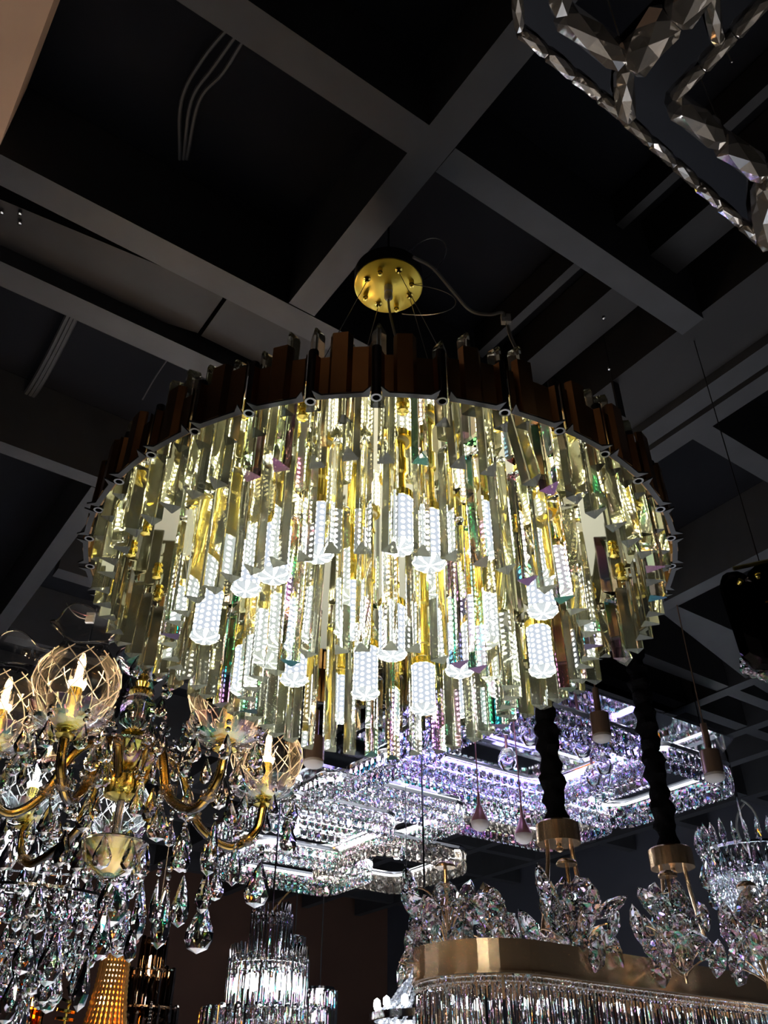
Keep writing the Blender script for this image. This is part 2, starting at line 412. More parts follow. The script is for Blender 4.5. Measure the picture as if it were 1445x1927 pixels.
for i in range(36):
    a0 = TH0 + 10 * i
    o = ob('band_tube', TUBE, CH, cp(a0, .600, ZL)); ob('tube_rim', RIM, o)
    # folded bronze sheet between two tubes
    sh = random.uniform(-.9, .7); h1, h2, h3 = (random.uniform(.088, .105), random.uniform(.118, .14), random.uniform(.085, .11))
    groups = [([(.75, .612), (1.25, .602), (3.0 + sh, .602)], h1), ([(3.0 + sh, .602), (3.5 + sh, .611), (5.9 + sh, .612), (6.6 + sh, .602)], h2),
              ([(6.6 + sh, .602), (8.75, .602), (9.25, .612)], h3)]
    mb = MB()
    for pts, h in groups:
        for (d0, r0), (d1, r1) in zip(pts, pts[1:]):
            q = []
            for d, r in ((d0, r0), (d1, r1), (d1, r1 - .004), (d0, r0 - .004)):
                x, y, z = cp(a0 + d, r, ZL); q.append((x, y))
            mb.extr(q, ZL - .68, ZL - .68 + h)
    o = ob('band_panel', mb.data('band_panel', 'bronze'), CH)
    mb = MB(); q = [cp(a0 + d, r, 0)[:2] for d, r in ((.75, .624), (1.9, .611), (5, .6105), (8.1, .611), (9.25, .624), (9.0, .602), (5, .601), (1.0, .602))]
    mb.extr(q, ZL - .683, ZL - .6795); ob('lip', mb.data('lip', 'lip'), o)
# prisms: triangular bars with chamfered edges
def prism_mesh(L, b=.030, h=.034, c=.0022):
    # ridge towards -y, flat face towards +y
    A = [(-b / 2 + c * .4, h * .38), (-b / 2 + c * 1.6, h * .38 + c * .6), (b / 2 - c * 1.6, h * .38 + c * .6), (b / 2 - c * .4, h * .38), (c * .9, -h * .6), (-c * .9, -h * .6)]
    A = A[::-1]; n = 6; k = .86
    vs = [(x, y, -L) for x, y in A] + [(x, y, -.007) for x, y in A] + [(x * k, y * k, 0) for x, y in A]
    fs = [tuple(range(n - 1, -1, -1)), tuple(range(2 * n, 3 * n))]
    for r in range(2):
        fs += [(r * n + i, r * n + (i + 1) % n, (r + 1) * n + (i + 1) % n, (r + 1) * n + i) for i in range(n)]
    return MB().add(vs, fs).data('prism', 'glass')
HOOK = MB().tube([(0, 0, -.004), (0, 0, .01)], .0016, 5).data('hook', 'chrome')
tiers = [(62, .555, PZ - .012, .857, 1.0), (52, .4165, PZ - .012, .777, 3.0), (34, .2557, PZ - .03, .680, 4.0)]
for ti, (n, r, zt, zb, off) in enumerate(tiers):
    me = prism_mesh(zt - zb)
    for i in range(n):
        a = (off + 360.0 * i / n + 180) % 360 - 180
        inw = abs(a) > 95
        ang = rad(a) + (PI if inw else 0) + random.gauss(0, .07)
        tl = random.gauss(0, .012), random.gauss(0, .012)
        if ti == 0 and 20 < a < 26: tl = (0.0, -.16)
        if ti == 0 and 108 < a < 114: tl = (.10, -.30)
        o = ob('prism', me, CH, cp(a, r + random.gauss(0, .002), zt + random.gauss(0, .002)), (tl[0], tl[1], ang))
        if random.random() < .18: o.material_slots[0].link = 'OBJECT'; o.material_slots[0].material = M['glassf']
        ob('hook', HOOK, o)
TOP = prism_mesh(.175, .027, .022)
for i in range(72):
    a = TH0 + 5 * i + random.uniform(-.8, .8)
    if random.random() < .18: continue
    ob('prism', TOP, CH, cp(a, .580, random.choice((1.122, 1.122, 1.105, 1.09))), (0, 0, rad(a) + random.gauss(0, .05)))
NUT = MB().lathe([(.012, 0), (.012, -.004), (.007, -.005), (.007, -.012), (.010, -.013), (.010, -.018), (0, -.021)], 10).data('nut', 'gold')
for i in range(36): ob('nut', NUT, CH, cp(TH0 + 10 * i + 5, .535 if i % 2 else .50, PZ))
# lamp holders with corn bulbs
BULB = MB().lathe([(.0, 0.0), (.021, 0.0), (.0255, .004), (.0255, .088), (.0265, .090), (.0265, .098), (0, .098)], 24, True).data('bulb', 'led')
SCAL = MB().lathe([(.0, -.009), (.012, -.010), (.022, -.008), (.029, -.002), (.0275, .004), (.02, .003), (0, .001)], 40, True,
                  wob=lambda k, a: (1 + (.05 * cos(10 * a) if 1 <= k <= 4 else 0), 0)).data('bulb_end', 'glass')
COLL = MB().lathe([(.0, .118), (.019, .118), (.021, .114), (.021, .1), (.0, .1)], 20).data('collar', 'white')
KNUR = MB().lathe([(.0, .113), (.0275, .113), (.0275, .098), (0, .098)], 40, False, wob=lambda k, a: (1 + .02 * cos(20 * a), 0)).data('knurled_ring', 'gold')
bulbs = [(a, .352, .80) for a in (-121, -79, -32, 14, 60, 103, 150, -164)]
bulbs += [(-20, .325, .84), (6, .325, .845), (-46, .20, .76), (-20, .165, .765), (57, .22, .765), (85, .16, .755), (15, .09, .755), (-155, .07, .74), (150, .19, .75), (-110, .19, .77), (35, .33, .87), (-60, .3, .86)]
for a, r, zb in bulbs:
    o = ob('bulb', BULB, CH, cp(a, r, zb)); ob('bulb_end', SCAL, o); ob('collar', COLL, o); ob('knurled_ring', KNUR, o)
    L = PZ - zb; prof = [(.0135, .116), (.0135, L * .55), (.0165, L * .55 + .003), (.0165, L * .55 + .010), (.0135, L * .55 + .013), (.0135, L - .02), (.018, L - .016), (.018, L)]
    if L * .55 < .12: prof = [(.0135, .116), (.0135, L - .02), (.018, L - .016), (.018, L)]
    ob('lamp_rod', MB().lathe(prof, 18).data('lamp_rod', 'gold'), o)
lamp_spot(CH, (0, 0, .72 - .68), 190)
# canopy with hanging cables
ZK = 1.93
K = ob('canopy', MB().lathe([(0, 0), (.092, 0), (.0955, .002), (.0955, .004), (.094, .048), (.08, .056), (0, .058)], 48).data('canopy', 'canopy'), CH, (.016, 0, ZK - .68), label='round gold ceiling canopy')
ob('canopy_rim', MB().lathe([(.0955, .006), (.0965, .006), (.0965, .052), (.0955, .052)], 48).data('canopy_rim', 'blackmetal'), K)
KN = MB().lathe([(.010, 0), (.010, -.002), (.005, -.004), (.006, -.010), (.003, -.014), (0, -.014)], 12).data('cable_gripper', 'gold')
SC = MB().lathe([(.007, 0), (.007, -.016), (.005, -.018), (.006, -.026), (0, -.027)], 12).data('screw_post', 'gold')
for i in range(4):
    a = rad(25 + 90 * i); b = rad(70 + 90 * i)
    pk = (.066 * cos(a), .066 * sin(a), 0); ob('cable_gripper', KN, K, pk)
    ob('screw_post', SC, K, (.068 * cos(b), .068 * sin(b), 0))
    e = (.36 * cos(rad(40 + 90 * i)), .36 * sin(rad(40 + 90 * i)), PZ - ZK + .006)
    ob('suspension_cable', MB().tube([(pk[0], pk[1], -.01), e], .0011, 5).data('suspension_cable', 'wire'), K)
ob('cord_grip', MB().lathe([(.012, 0), (.012, -.022), (.009, -.024), (.011, -.028), (.012, -.045), (.006, -.055), (0, -.056)], 14).data('cord_grip', 'white'), K)
ob('power_cord', MB().tube(bez((0, 0, -.05), (.0, -.02, -.2), (.08, -.10, -.5), (.03, -.28, PZ - ZK)), .0035, 6).data('power_cord', 'cable'), K)
for (p0, p1, p2, p3) in (((.03, 0, .05), (.08, -.06, .25), (.26, -.05, .15), (.10, 0, .03)), ((.06, -.01, -.0), (.26, .0, -.02), (.2, 0, -.14), (.04, .08, -.02)),
                         ((-.05, 0, .05), (-.03, .02, .13), (.06, .02, .13), (.07, 0, .05)), ((-.06, 0, .05), (-.03, 0, .11), (.0, 0, .10), (-.02, 0, .14)), ((.02, 0, .05), (.03, 0, .1), (.04, 0, .13), (.05, .0, .17)),
                         ((-.03, 0, .05), (-.02, 0, .09), (.01, 0, .12), (-.03, 0, .17))):
    ob('spare_cable', MB().tube(bez(p0, p1, p2, p3, 20), .0012, 5).data('spare_cable', 'wire'), K)
ob('hanging_hook', MB().tube([(0, 0, .05), (0, 0, ZB - ZBASE - ZK + .36)], .004, 6).data('hanging_hook', 'blackmetal'), K)
# loose mains cable with terminal block
def pathd(pix): return [at(x, y, d) for x, y, d in pix]
q = at(952, 603, 2.0)
t = thing('mains_cable', 'clear grey cable with a white terminal block hanging beside the gold canopy', 'cable', q)
ob('cable', MB().tube([p - q for p in catmull(pathd([(778, 484, 1.88), (815, 505, 1.92), (852, 548, 1.96), (885, 584, 2), (920, 592, 2.0), (945, 588, 2.0), (948, 600, 2.0)]), 8)], .0042, 6).data('cable', 'cable'), t)
ob('cable', MB().tube([p - q for p in catmull(pathd([(955, 612, 2.0), (960, 632, 2.0), (973, 660, 2.0)]), 8)], .0042, 6).data('cable', 'cable'), t)
mb = MB()
for dx in (-.006, .006): mb.box((dx, 0, .004), (.005, .006, .013))
mb.box((0, 0, .004), (.011, .007, .004)); ob('terminal_block', mb.data('terminal_block', 'white'), t)
q = at(170, 1163, 3.2)
t = thing('terminal_block_cable', 'white terminal block dangling in the dark left of the round chandelier', 'connector', q)
mb = MB()
for dz in (-.014, 0, .014): mb.box((0, 0, dz), (.015, .007, .0055))
ob('terminal_block', mb.data('terminal_block', 'white'), t)
ob('wire', MB().tube([p - q for p in catmull(pathd([(168, 1160, 3.2), (152, 1155, 3.2), (135, 1148, 3.25)]), 6)], .0022, 5).data('wire', 'rose'), t)
ob('wire', MB().tube([p - q for p in catmull(pathd([(170, 1166, 3.2), (150, 1162, 3.22), (135, 1150, 3.25), (125, 1135, 3.5)]), 6)], .0022, 5).data('wire', 'white'), t)

# ------------------------------------------------------------------ honeycomb crystal lamp, top right (near the camera)
ZH = 1.25
HC = thing('honeycomb_lamp', 'black mirror honeycomb pendant edged with rows of cut crystals above the round chandelier', 'lamp', atz(1170, 160, ZH))
h0 = HC.location
def hz(x, y, z=ZH): return atz(x, y, z) - h0
def gem_mesh(name, mat):
    """long cut stone, 1 x 1 x 1 box, irregular crown facets towards every side"""
    rnd = random.Random(5); vs = []; n = 6
    for k, (x, r) in enumerate(((-.5, .40), (-.40, .52), (-.05, .50), (.36, .52), (.5, .38))):
        for i in range(n):
            a = 2 * PI * (i + .5 * (k % 2)) / n; q = r * rnd.uniform(.86, 1.06); vs.append((x + rnd.uniform(-.05, .05) * (0 < k < 4), q * cos(a), q * sin(a)))
    fs = [tuple(range(n)), tuple(range(5 * n - 1, 4 * n - 1, -1))]
    for k in range(4):
        for i in range(n):
            a0 = k * n + i; a1 = k * n + (i + 1) % n; b0 = a0 + n; b1 = a1 + n
            fs += [(a0, b0, a1), (a1, b0, b1)] if k % 2 == 0 else [(a0, b0, b1), (a0, b1, a1)]
    return MB().add(vs, fs).data(name, mat)
BRK = gem_mesh('crystal_block', 'gem')
def frame_strip(outer, inner, name='frame_panel'):
    o = [hz(*p) for p in outer]; i = [hz(*p) for p in inner]
    for k in range(len(outer) - 1):
        mb = MB(); q = [o[k], o[k + 1], i[k + 1], i[k]]
        mb.extr([(p.x, p.y) for p in q], 0, .055); ob(name, mb.data(name, 'bmirror'), HC)
frame_strip([(1174, 218), (978, 52), (962, -200), (1110, -400), (1330, -390), (1440, -170)], [(1172, 110), (1048, 8), (1050, -180), (1140, -320), (1290, -310), (1380, -110)])
frame_strip([(1440, -170), (1172, 108), (1176, 218), (1432, 452), (1700, 430), (1820, 130), (1640, -170), (1440, -170)], [(1520, -80), (1262, 182), (1262, 184), (1436, 322), (1640, 310), (1720, 120), (1610, -70), (1520, -80)])
def block_row(pts, size, hgt, dy, gap=1.03):
    pts = [hz(*p) for p in pts]
    for a, b in zip(pts, pts[1:]):
        L = (b - a).length; n = max(1, round(L / (size * gap))); rz = math.atan2(b.y - a.y, b.x - a.x)
        for i in range(n):
            p = a.lerp(b, (i + .5) / n)
            ob('crystal_block', BRK, HC, (p.x, p.y, p.z + dy + random.uniform(-.002, .002)), (random.gauss(0, .04), random.gauss(0, .03), rz), (L / n * .97, hgt * .7, hgt))
block_row([(1440, -170), (1330, -390), (1110, -400), (962, -200), (976, 54), (1172, 216)], .058, .024, -.006)
block_row([(1176, 222), (1430, 452), (1700, 430), (1820, 130), (1640, -170), (1440, -170)], .058, .024, -.006)
block_row([(1290, -310), (1140, -320), (1050, -180), (1052, 12), (1166, 104)], .085, .055, -.014)
block_row([(1178, 112), (1262, 24), (1380, -110)], .085, .075, -.012)
block_row([(1266, 186), (1432, 318), (1640, 310), (1720, 120)], .085, .055, -.014)
block_row([(1264, 182), (1445, -6), (1520, -80), (1610, -70), (1720, 120)], .058, .026, -.006)
block_row([(1174, 214), (1170, 112)], .10, .042, -.016)
block_row([(1434, 448), (1432, 326)], .12, .055, -.018)
block_row([(1346, 74), (1334, -20)], .07, .03, -.012)
for (x, y), (x2, y2) in (((1392, 150), (1425, 30)), ((1178, 110), (1180, 90)), ((1436, 440), (1470, 400))):
    a = hz(x, y); ob('suspension_wire', MB().tube([(a.x, a.y, .05), (a.x + .01, a.y + .01, ZB - 1.5 - ZH - .02 + .3)], .0012, 5).data('suspension_wire', 'wire'), HC)

# ------------------------------------------------------------------ smoked crystal pendant, right edge
SP = thing('smoked_pendant', 'dark smoked crystal slab pendant hanging at the right edge', 'lamp', at(1412, 1180, 2.3))
s0 = SP.location
def slab(name, mat, w, h, th):
    pts = [(w / 2 * cos(a), h / 2 - w / 2 + w / 2 * sin(a)) for a in [PI * i / 8 for i in range(9)]] + [(-w / 2, -h / 2 + w * .3), (-w * .2, -h / 2), (w * .2, -h / 2), (w / 2, -h / 2 + w * .3)]
    n = len(pts); vs = [(x * .86, -th / 2, z * .95) for x, z in pts] + [(x, 0, z) for x, z in pts] + [(x * .86, th / 2, z * .95) for x, z in pts]
    fs = [tuple(range(n)), tuple(range(3 * n - 1, 2 * n - 1, -1))]
    for r in range(2): fs += [(r * n + i, (r + 1) * n + i, (r + 1) * n + (i + 1) % n, r * n + (i + 1) % n) for i in range(n)]
    return MB().add(vs, fs).data(name, mat)
SL = slab('crystal_slab', 'dsmoke', .105, .29, .035)
for i, (x, y, rz) in enumerate(((1407, 1165, .3), (1462, 1145, -.4), (1440, 1200, .9))):
    p = at(x, y, 2.3 + .06 * (i % 3)) - s0
    o = ob('crystal_slab', SL, SP, p, (0, -.06, rz))
    ob('pin', MB().lathe([(.0, .0), (.008, .0), (.008, .012), (0, .014)], 10).data('pin', 'gold'), o, (-.02, -.03, .09), (1.3, 0, 0))
TIP = brick_mesh('faceted_tip', 'drop')
for x, y in ((1410, 1255), (1440, 1265)): ob('faceted_tip', TIP, SP, at(x, y, 2.26) - s0, (.2, .1, .5), (.06, .06, .05))
ob('frame_rod', MB().tube([at(1380, 1070, 2.4) - s0, at(1520, 1040, 2.4) - s0], .006, 6).data('frame_rod', 'gold'), SP)
p = at(1430, 1062, 2.4) - s0; ob('stem', MB().tube([(p.x, p.y, p.z), (p.x, p.y, ZB - s0.z + .3)], .0018, 5).data('stem', 'blackmetal'), SP)

# ------------------------------------------------------------------ glass-arm chandelier, left
GD, GK = 2.62, 1.083
GC0 = at(247, 1405, GD)
GC = thing('glass_arm_chandelier', 'gold and clear glass arm chandelier with etched globe shades at lower left', 'chandelier', GC0); GC.scale = (GK, GK, GK)
def sph_shade(name):
    pr = [(.030, .0), (.060, .012), (.092, .045), (.106, .085), (.100, .125), (.078, .160), (.058, .188), (.056, .210), (.070, .232), (.094, .250)]
    w = lambda k, a: (1 + (.10 * cos(4 * a + .5) * max(0, k - 7) / 2), (.010 * cos(4 * a + .5)) * max(0, k - 7) / 2)
    return pr, MB().lathe(pr, 48, True, wob=w, caps=False).data(name, 'shade')
PR, SHADE = sph_shade('glass_shade')
RIMM = MB(); _v = []
for i in range(49):
    a = 2 * PI * i / 48; d = 1 + .10 * cos(4 * a + .5); _v.append((.094 * d * cos(a), .094 * d * sin(a), .250 + .010 * cos(4 * a + .5)))
RIMM.tube(_v, .0022, 6); RIMM = RIMM.data('shade_rim', 'shade')
def lattice(mat):
    mb = MB()
    def rz(u):
        k = min(int(u * 4), 3); f = u * 4 - k; a, b = PR[k + 1], PR[k + 2]
        return a[0] + (b[0] - a[0]) * f, a[1] + (b[1] - a[1]) * f
    for sgn in (-1, 1):
        for i in range(11):
            pts = []
            for j in range(13):
                u = j / 12; r, z = rz(u); a = 2 * PI * i / 11 + sgn * u * 1.25
                pts.append(((r + .0012) * cos(a), (r + .0012) * sin(a), z))
            mb.tube(pts, .0014, 4)
    return mb.data('etched_lattice', mat)
LATW, LATC = lattice('cut'), lattice('cutw')
CANDLE = MB().lathe([(0, -.012), (.020, -.012), (.024, -.006), (.0165, .004), (.0165, .078), (.012, .08), (0, .08)], 20).data('candle_tube', 'gold')
CUP = MB().lathe([(0, -.052), (.018, -.05), (.030, -.046), (.026, -.042), (.012, -.036), (.014, -.028), (.040, -.016), (.045, -.010), (.028, -.004), (0, -.004)], 24).data('gold_cup', 'gold')
DISH = MB().lathe([(.014, -.032), (.045, -.030), (.080, -.018), (.097, .006), (.102, .022), (.094, .024), (.078, -.006), (.045, -.021), (.014, -.024)], 40, True,
                  wob=lambda k, a: (1 + (.05 * cos(8 * a) if 2 <= k <= 6 else 0), 0), caps=False).data('glass_dish', 'drop')
COLLW = MB().lathe([(0, .078), (.019, .078), (.023, .092), (.0, .094)], 16).data('bulb_base', 'warmled')
BLW = MB().lathe([(.010, .094), (.019, .112), (.020, .125), (.010, .158), (.002, .175)], 16, caps=False).data('bulb_glass', 'shade')
def filament(mat):
    mb = MB()
    for i in range(4):
        a = PI / 2 * i; mb.tube([(.008 * cos(a), .008 * sin(a), .104), (.006 * cos(a), .006 * sin(a), .140)], .0018, 4)
    return mb.data('filament', mat)
FILW, FILC = filament('warm'), filament('cool')
COLLC = MB().lathe([(0, .078), (.019, .078), (.023, .092), (.0, .094)], 16).data('bulb_base', 'cool')
RR = .405
def chain(parent, p, n, r=.008, step=.019, mesh=None):
    for i in range(n): ob('crystal_bead', mesh or BEAD, parent, (p[0], p[1], p[2] - step * (i + .5)), (0, 0, random.random()), (r * 2, r * 2, r * 2))
def drop(parent, p, h, w=None, mesh=None, name='crystal_drop'):
    w = w or h * 1.0
    return ob(name, mesh or PEAR, parent, p, (random.gauss(0, .05), random.gauss(0, .05), random.gauss(0, .5)), (w, w, h))
for ai, (lx, ly, warmbulb) in enumerate(((130, 1352, 1), (427, 1378, 1), (498, 1486, 1), (214, 1572, 0), (52, 1530, 0), (-12, 1392, 1))):
    P = (atz(lx, ly, GC0.z - 1.5 - .07) - GC0) / GK; rr = math.hypot(P.x, P.y); dx, dy = P.x / rr, P.y / rr; a = math.degrees(math.atan2(dx, -dy))
    cn = ob('candle_tube', CANDLE, GC, P)
    sh = ob('glass_shade', SHADE, GC, P, (0, 0, a * .7)); ob('shade_rim', RIMM, sh); ob('etched_lattice', LATW if warmbulb else LATC, sh)
    bs = ob('bulb_base', COLLW if warmbulb else COLLC, cn); ob('filament', FILW if warmbulb else FILC, cn); ob('bulb_glass', BLW, cn)
    ld = bpy.data.lights.new('lamp_light', 'POINT'); ld.energy = 2.2; ld.shadow_soft_size = .012
    ld.color = (1, .66, .36) if warmbulb else (.85, .92, 1)
    lo = bpy.data.objects.new('lamp_light', ld); COL.objects.link(lo); lo.parent = cn; lo.location = (0, 0, .15)
    ob('gold_cup', CUP, GC, P); ob('glass_dish', DISH, GC, P)
    # S-shaped arm: gold core inside a clear glass tube
    pth = catmull([(dx * .045, dy * .045, -.10), (dx * .09, dy * .09, -.02), (dx * .15, dy * .15, -.05), (dx * .21, dy * .21, -.18), (dx * rr * .78, dy * rr * .78, -.235), (dx * rr * .96, dy * rr * .96, P.z - .12), (dx * rr, dy * rr, P.z - .05)], 7)
    arm = ob('glass_arm', MB().tube(pth, .0125, 10).data('glass_arm', 'armglass'), GC); ob('gold_core', MB().tube(pth, .0075, 8).data('gold_core', 'gold'), arm)
    for k in (8, 20, 32):
        ob('glass_knot', MB().lathe([(.010, -.014), (.02, -.008), (.016, 0), (.02, .008), (.010, .014)], 14, True, wob=lambda kk, aa: (1 + .12 * cos(7 * aa), 0)).data('glass_knot', 'warmx'), arm, pth[k])
    for i in range(7):
        b = 2 * PI * i / 7 + a; q = (P.x + .092 * cos(b), P.y + .092 * sin(b), P.z - .0)
        chain(GC, q, 2, .0075); drop(GC, (q[0], q[1], q[2] - .038), random.uniform(.06, .075))
    for k in (18, 26):
        q = pth[k]; chain(GC, (q.x, q.y, q.z - .012), 3, .007); drop(GC, (q.x, q.y, q.z - .068), random.uniform(.07, .10))
# central column
colp = [('column_stem', 'chrome', [(.011, -.34), (.011, .70)], 12), ('gold_bowl', 'gold', [(0, -.062), (.012, -.06), (.02, -.05), (.05, -.035), (.070, -.004), (.064, -.002), (.03, -.02), (0, -.02)], 28),
        ('glass_bowl', 'drop', [(.02, -.075), (.06, -.056), (.084, -.02), (.086, .004), (.078, .004), (.05, -.03), (.02, -.04)], 28),
        ('gold_disc', 'gold', [(.012, .03), (.034, .034), (.034, .040), (.012, .046)], 20), ('glass_ball', 'drop', [(.016, .05), (.046, .068), (.056, .10), (.046, .135), (.018, .155)], 14),
        ('gold_neck', 'gold', [(.02, .157), (.034, .160), (.034, .168), (.016, .176), (.022, .19), (.014, .20), (.018, .215)], 20),
        ('top_dish', 'drop', [(.016, .21), (.05, .218), (.082, .245), (.090, .268), (.084, .268), (.05, .232), (.016, .222)], 32),
        ('gold_hub', 'gold', [(.02, -.15), (.05, -.14), (.055, -.115), (.05, -.09), (.02, -.082)], 20),
        ('lower_bowl', 'gold', [(0, -.33), (.02, -.325), (.05, -.30), (.074, -.262), (.06, -.25), (.02, -.24)], 28), ('lower_glass_bowl', 'drop', [(.02, -.345), (.06, -.315), (.092, -.262), (.084, -.258), (.05, -.295), (.02, -.32)], 28)]
for nm, mt, pr, n in colp: ob(nm, MB().lathe(pr, n).data(nm, mt), GC)
ob('ceiling_rod', MB().tube([(0, 0, .68), (0, 0, (ZB - GC0.z + .3) / GK)], .006, 6).data('ceiling_rod', 'chrome'), GC)
for i in range(8):
    b = 2 * PI * i / 8; drop(GC, (.085 * cos(b), .085 * sin(b), .24), .07); drop(GC, (.086 * cos(b + .3), .086 * sin(b + .3), -.0), .06); drop(GC, (.088 * cos(b), .088 * sin(b), -.262), .085)
PEARW = pear_mesh('pear_drop', 'warmd')
for i in range(42):
    a = random.uniform(0, 2 * PI); r = random.uniform(.09, .36); z = random.uniform(-.16, .10) - .25 * (r - .1)
    w = random.random() < .6
    p = (r * cos(a), r * sin(a), z)
    drop(GC, p, random.uniform(.05, .08), random.uniform(.05, .07), PEARW if w else PEAR); chain(GC, (p[0], p[1], p[2] + .034), 2, .0075, .017)
# drops that the photograph shows one by one under the arms (x, y of tip top, height and width in pixels)
PX = 2.4 / FPX
for x, y, h, w, nb in ((491, 1620, 80, 48, 2), (446, 1578, 80, 26, 1), (405, 1545, 92, 33, 1), (390, 1635, 72, 36, 1), (385, 1695, 85, 52, 1), (347, 1645, 88, 34, 2), (316, 1660, 105, 34, 2), (298, 1652, 72, 20, 2),
                       (268, 1650, 100, 46, 2), (250, 1735, 66, 28, 1), (246, 1560, 82, 60, 1), (166, 1790, 92, 50, 2), (148, 1800, 70, 22, 1), (110, 1742, 95, 44, 1), (92, 1825, 55, 28, 1), (225, 1620, 110, 60, 1),
                       (200, 1700, 90, 40, 1), (420, 1460, 60, 40, 1), (357, 1480, 60, 40, 1), (545, 1545, 55, 32, 1), (290, 1480, 62, 36, 1), (205, 1420, 60, 40, 1), (100, 1390, 62, 44, 1), (60, 1740, 80, 40, 1), (20, 1790, 90, 44, 1), (30, 1830, 80, 36, 1)):
    p = (at(x, y, 2.52 + random.uniform(-.05, .08)) - GC0) / GK
    drop(GC, p, h * PX * 1.04, w * PX * 1.75)
    chain(GC, (p[0], p[1], p[2] + .02 * nb + .002), nb, .0085, .02)
lamp_spot(GC, (0, 0, -.36), 60, (1, .75, .5))

# ------------------------------------------------------------------ clear drop chandelier, bottom left
DC0 = at(70, 1640, 3.55)
DC = thing('drop_chandelier', 'clear crystal chandelier dripping with pear drops behind and below the gold glass-arm chandelier', 'chandelier', DC0); DC.scale = (1.29,) * 3
for k, (r, z, n) in enumerate(((.30, .06, 34), (.24, -.02, 30), (.30, -.10, 34), (.20, -.17, 24), (.13, -.26, 16), (.06, -.33, 8))):
    ob('ring', MB().lathe([(r - .004, -.004), (r + .004, -.004), (r + .004, .004), (r - .004, .004), (r - .004, -.004)], 40, caps=False).data('ring', 'chrome'), DC, (0, 0, z))
    for i in range(n):
        b = 2 * PI * (i + .5 * (k % 2)) / n
        drop(DC, (r * cos(b), r * sin(b), z - .02), random.uniform(.075, .12), random.uniform(.075, .10))
        ob('crystal_bead', BEAD, DC, (r * cos(b), r * sin(b), z - .01), (0, 0, b), (.018, .018, .018))
ob('stem', MB().tube([(0, 0, -.36), (0, 0, .25)], .012, 8).data('stem', 'chrome'), DC)
ob('chain', MB().tube([(0, 0, .25), (0, 0, (ZB - DC0.z + .3) / 1.29)], .004, 5).data('chain', 'chrome'), DC)
for i in range(6):
    b = PI / 3 * i; q = (.14 * cos(b), .14 * sin(b), .03)
    c = ob('bulb', MB().lathe([(0, 0), (.016, .006), (.020, .03), (.010, .055), (0, .065)], 12).data('bulb', 'wled'), DC, q)
    ob('arm', MB().tube(bez((0, 0, -.02), (q[0] * .4, q[1] * .4, -.08), (q[0], q[1], -.06), q), .008, 6).data('arm', 'shade'), DC)
lamp_spot(DC, (0, 0, -.38), 50)

# ------------------------------------------------------------------ mirrored crystal ceiling lights in the distance
def loop_pts(s0, s1, t0, t1, rc=.06, n=5):
    out = []
    for cx, cy_, a0 in ((s1 - rc, t0 + rc, -PI / 2), (s1 - rc, t1 - rc, 0), (s0 + rc, t1 - rc, PI / 2), (s0 + rc, t0 + rc, PI)):
        for i in range(n + 1): a = a0 + PI / 2 * i / n; out.append((cx + rc * cos(a), cy_ + rc * sin(a)))
    return out
def resample(pts, step):
    pts = pts + [pts[0]]; out = []; acc = 0.0
    for a, b in zip(pts, pts[1:]):
        a, b = Vector(a), Vector(b); L = (b - a).length; d = acc
        while d < L: out.append((a.lerp(b, d / L), math.atan2(b.y - a.y, b.x - a.x))); d += step
        acc = d - L
    return out
def tier_light(root, k, rects, mats, cw, ch, rows, leds, cname='crystal_block'):
    """each rect = (s0,s1,t0,t1,z): a chrome band with rows of crystal blocks hung from it"""
    r0 = root.location; meshes = [brick_mesh(cname, m) for m in mats]; cnt = 0; rest = MB(); bm = meshes[0]
    for ri, (s0, s1, t0, t1, z) in enumerate(rects):
        P = [stz(s, t, 0, k) for s, t in loop_pts(s0, s1, t0, t1)]
        xy = [(p.x - r0.x, p.y - r0.y) for p in P]
        tp = [Vector((x, y, z - r0.z)) for x, y in xy]; tp.append(tp[0])
        b = ob('chrome_band', MB().tube(tp, .014, 4).data('chrome_band', 'chrome'), root)
        ob('led_strip', MB().tube([p * 1.0 - Vector((0, 0, .03)) for p in [Vector(((x) * .96, (y) * .96, z - r0.z)) for x, y in xy]], .008, 4).data('led_strip', leds[ri % len(leds)]), b)
        for rw in range(rows):
            for p, an in resample(xy, cw * 1.02):
                zz = z - r0.z - .018 - ch * (rw + .5)
                loc = (p.x, p.y, zz); sc = (cw, cw * .8, ch)
                if cnt < 290:
                    ob(cname, meshes[ri % len(meshes)], root, loc, (random.gauss(0, .12), random.gauss(0, .12), an), sc); cnt += 1
                else:
                    ca, sa = cos(an), sin(an); vs = []
                    for v in bm.vertices:
                        x, y, w = v.co.x * sc[0], v.co.y * sc[1], v.co.z * sc[2]
                        vs.append((loc[0] + x * ca - y * sa, loc[1] + x * sa + y * ca, loc[2] + w))
                    rest.add(vs, [tuple(f.vertices) for f in bm.polygons])
    if rest.v:
        o = ob('crystal_rows', rest.data('crystal_rows', mats[-1]), root); o['kind'] = 'stuff'
kz = 1.86
L1 = thing('mirror_ceiling_light', 'square mirror-plate ceiling light with tiers of violet-lit crystals behind the black sleeves', 'lamp', stz(1.9, 1.95, 1.5 + kz, kz))
mb = MB(); q = [stz(s, t, 0, kz) - Vector((L1.location.x, L1.location.y, 0)) for s, t in ((1.36, 1.485), (2.36, 1.485), (2.56, 1.75), (2.50, 2.42), (1.36, 2.42))]
mb.extr([(p.x, p.y) for p in q], .0, .02); ob('mirror_plate', mb.data('mirror_plate', 'smirror'), L1)
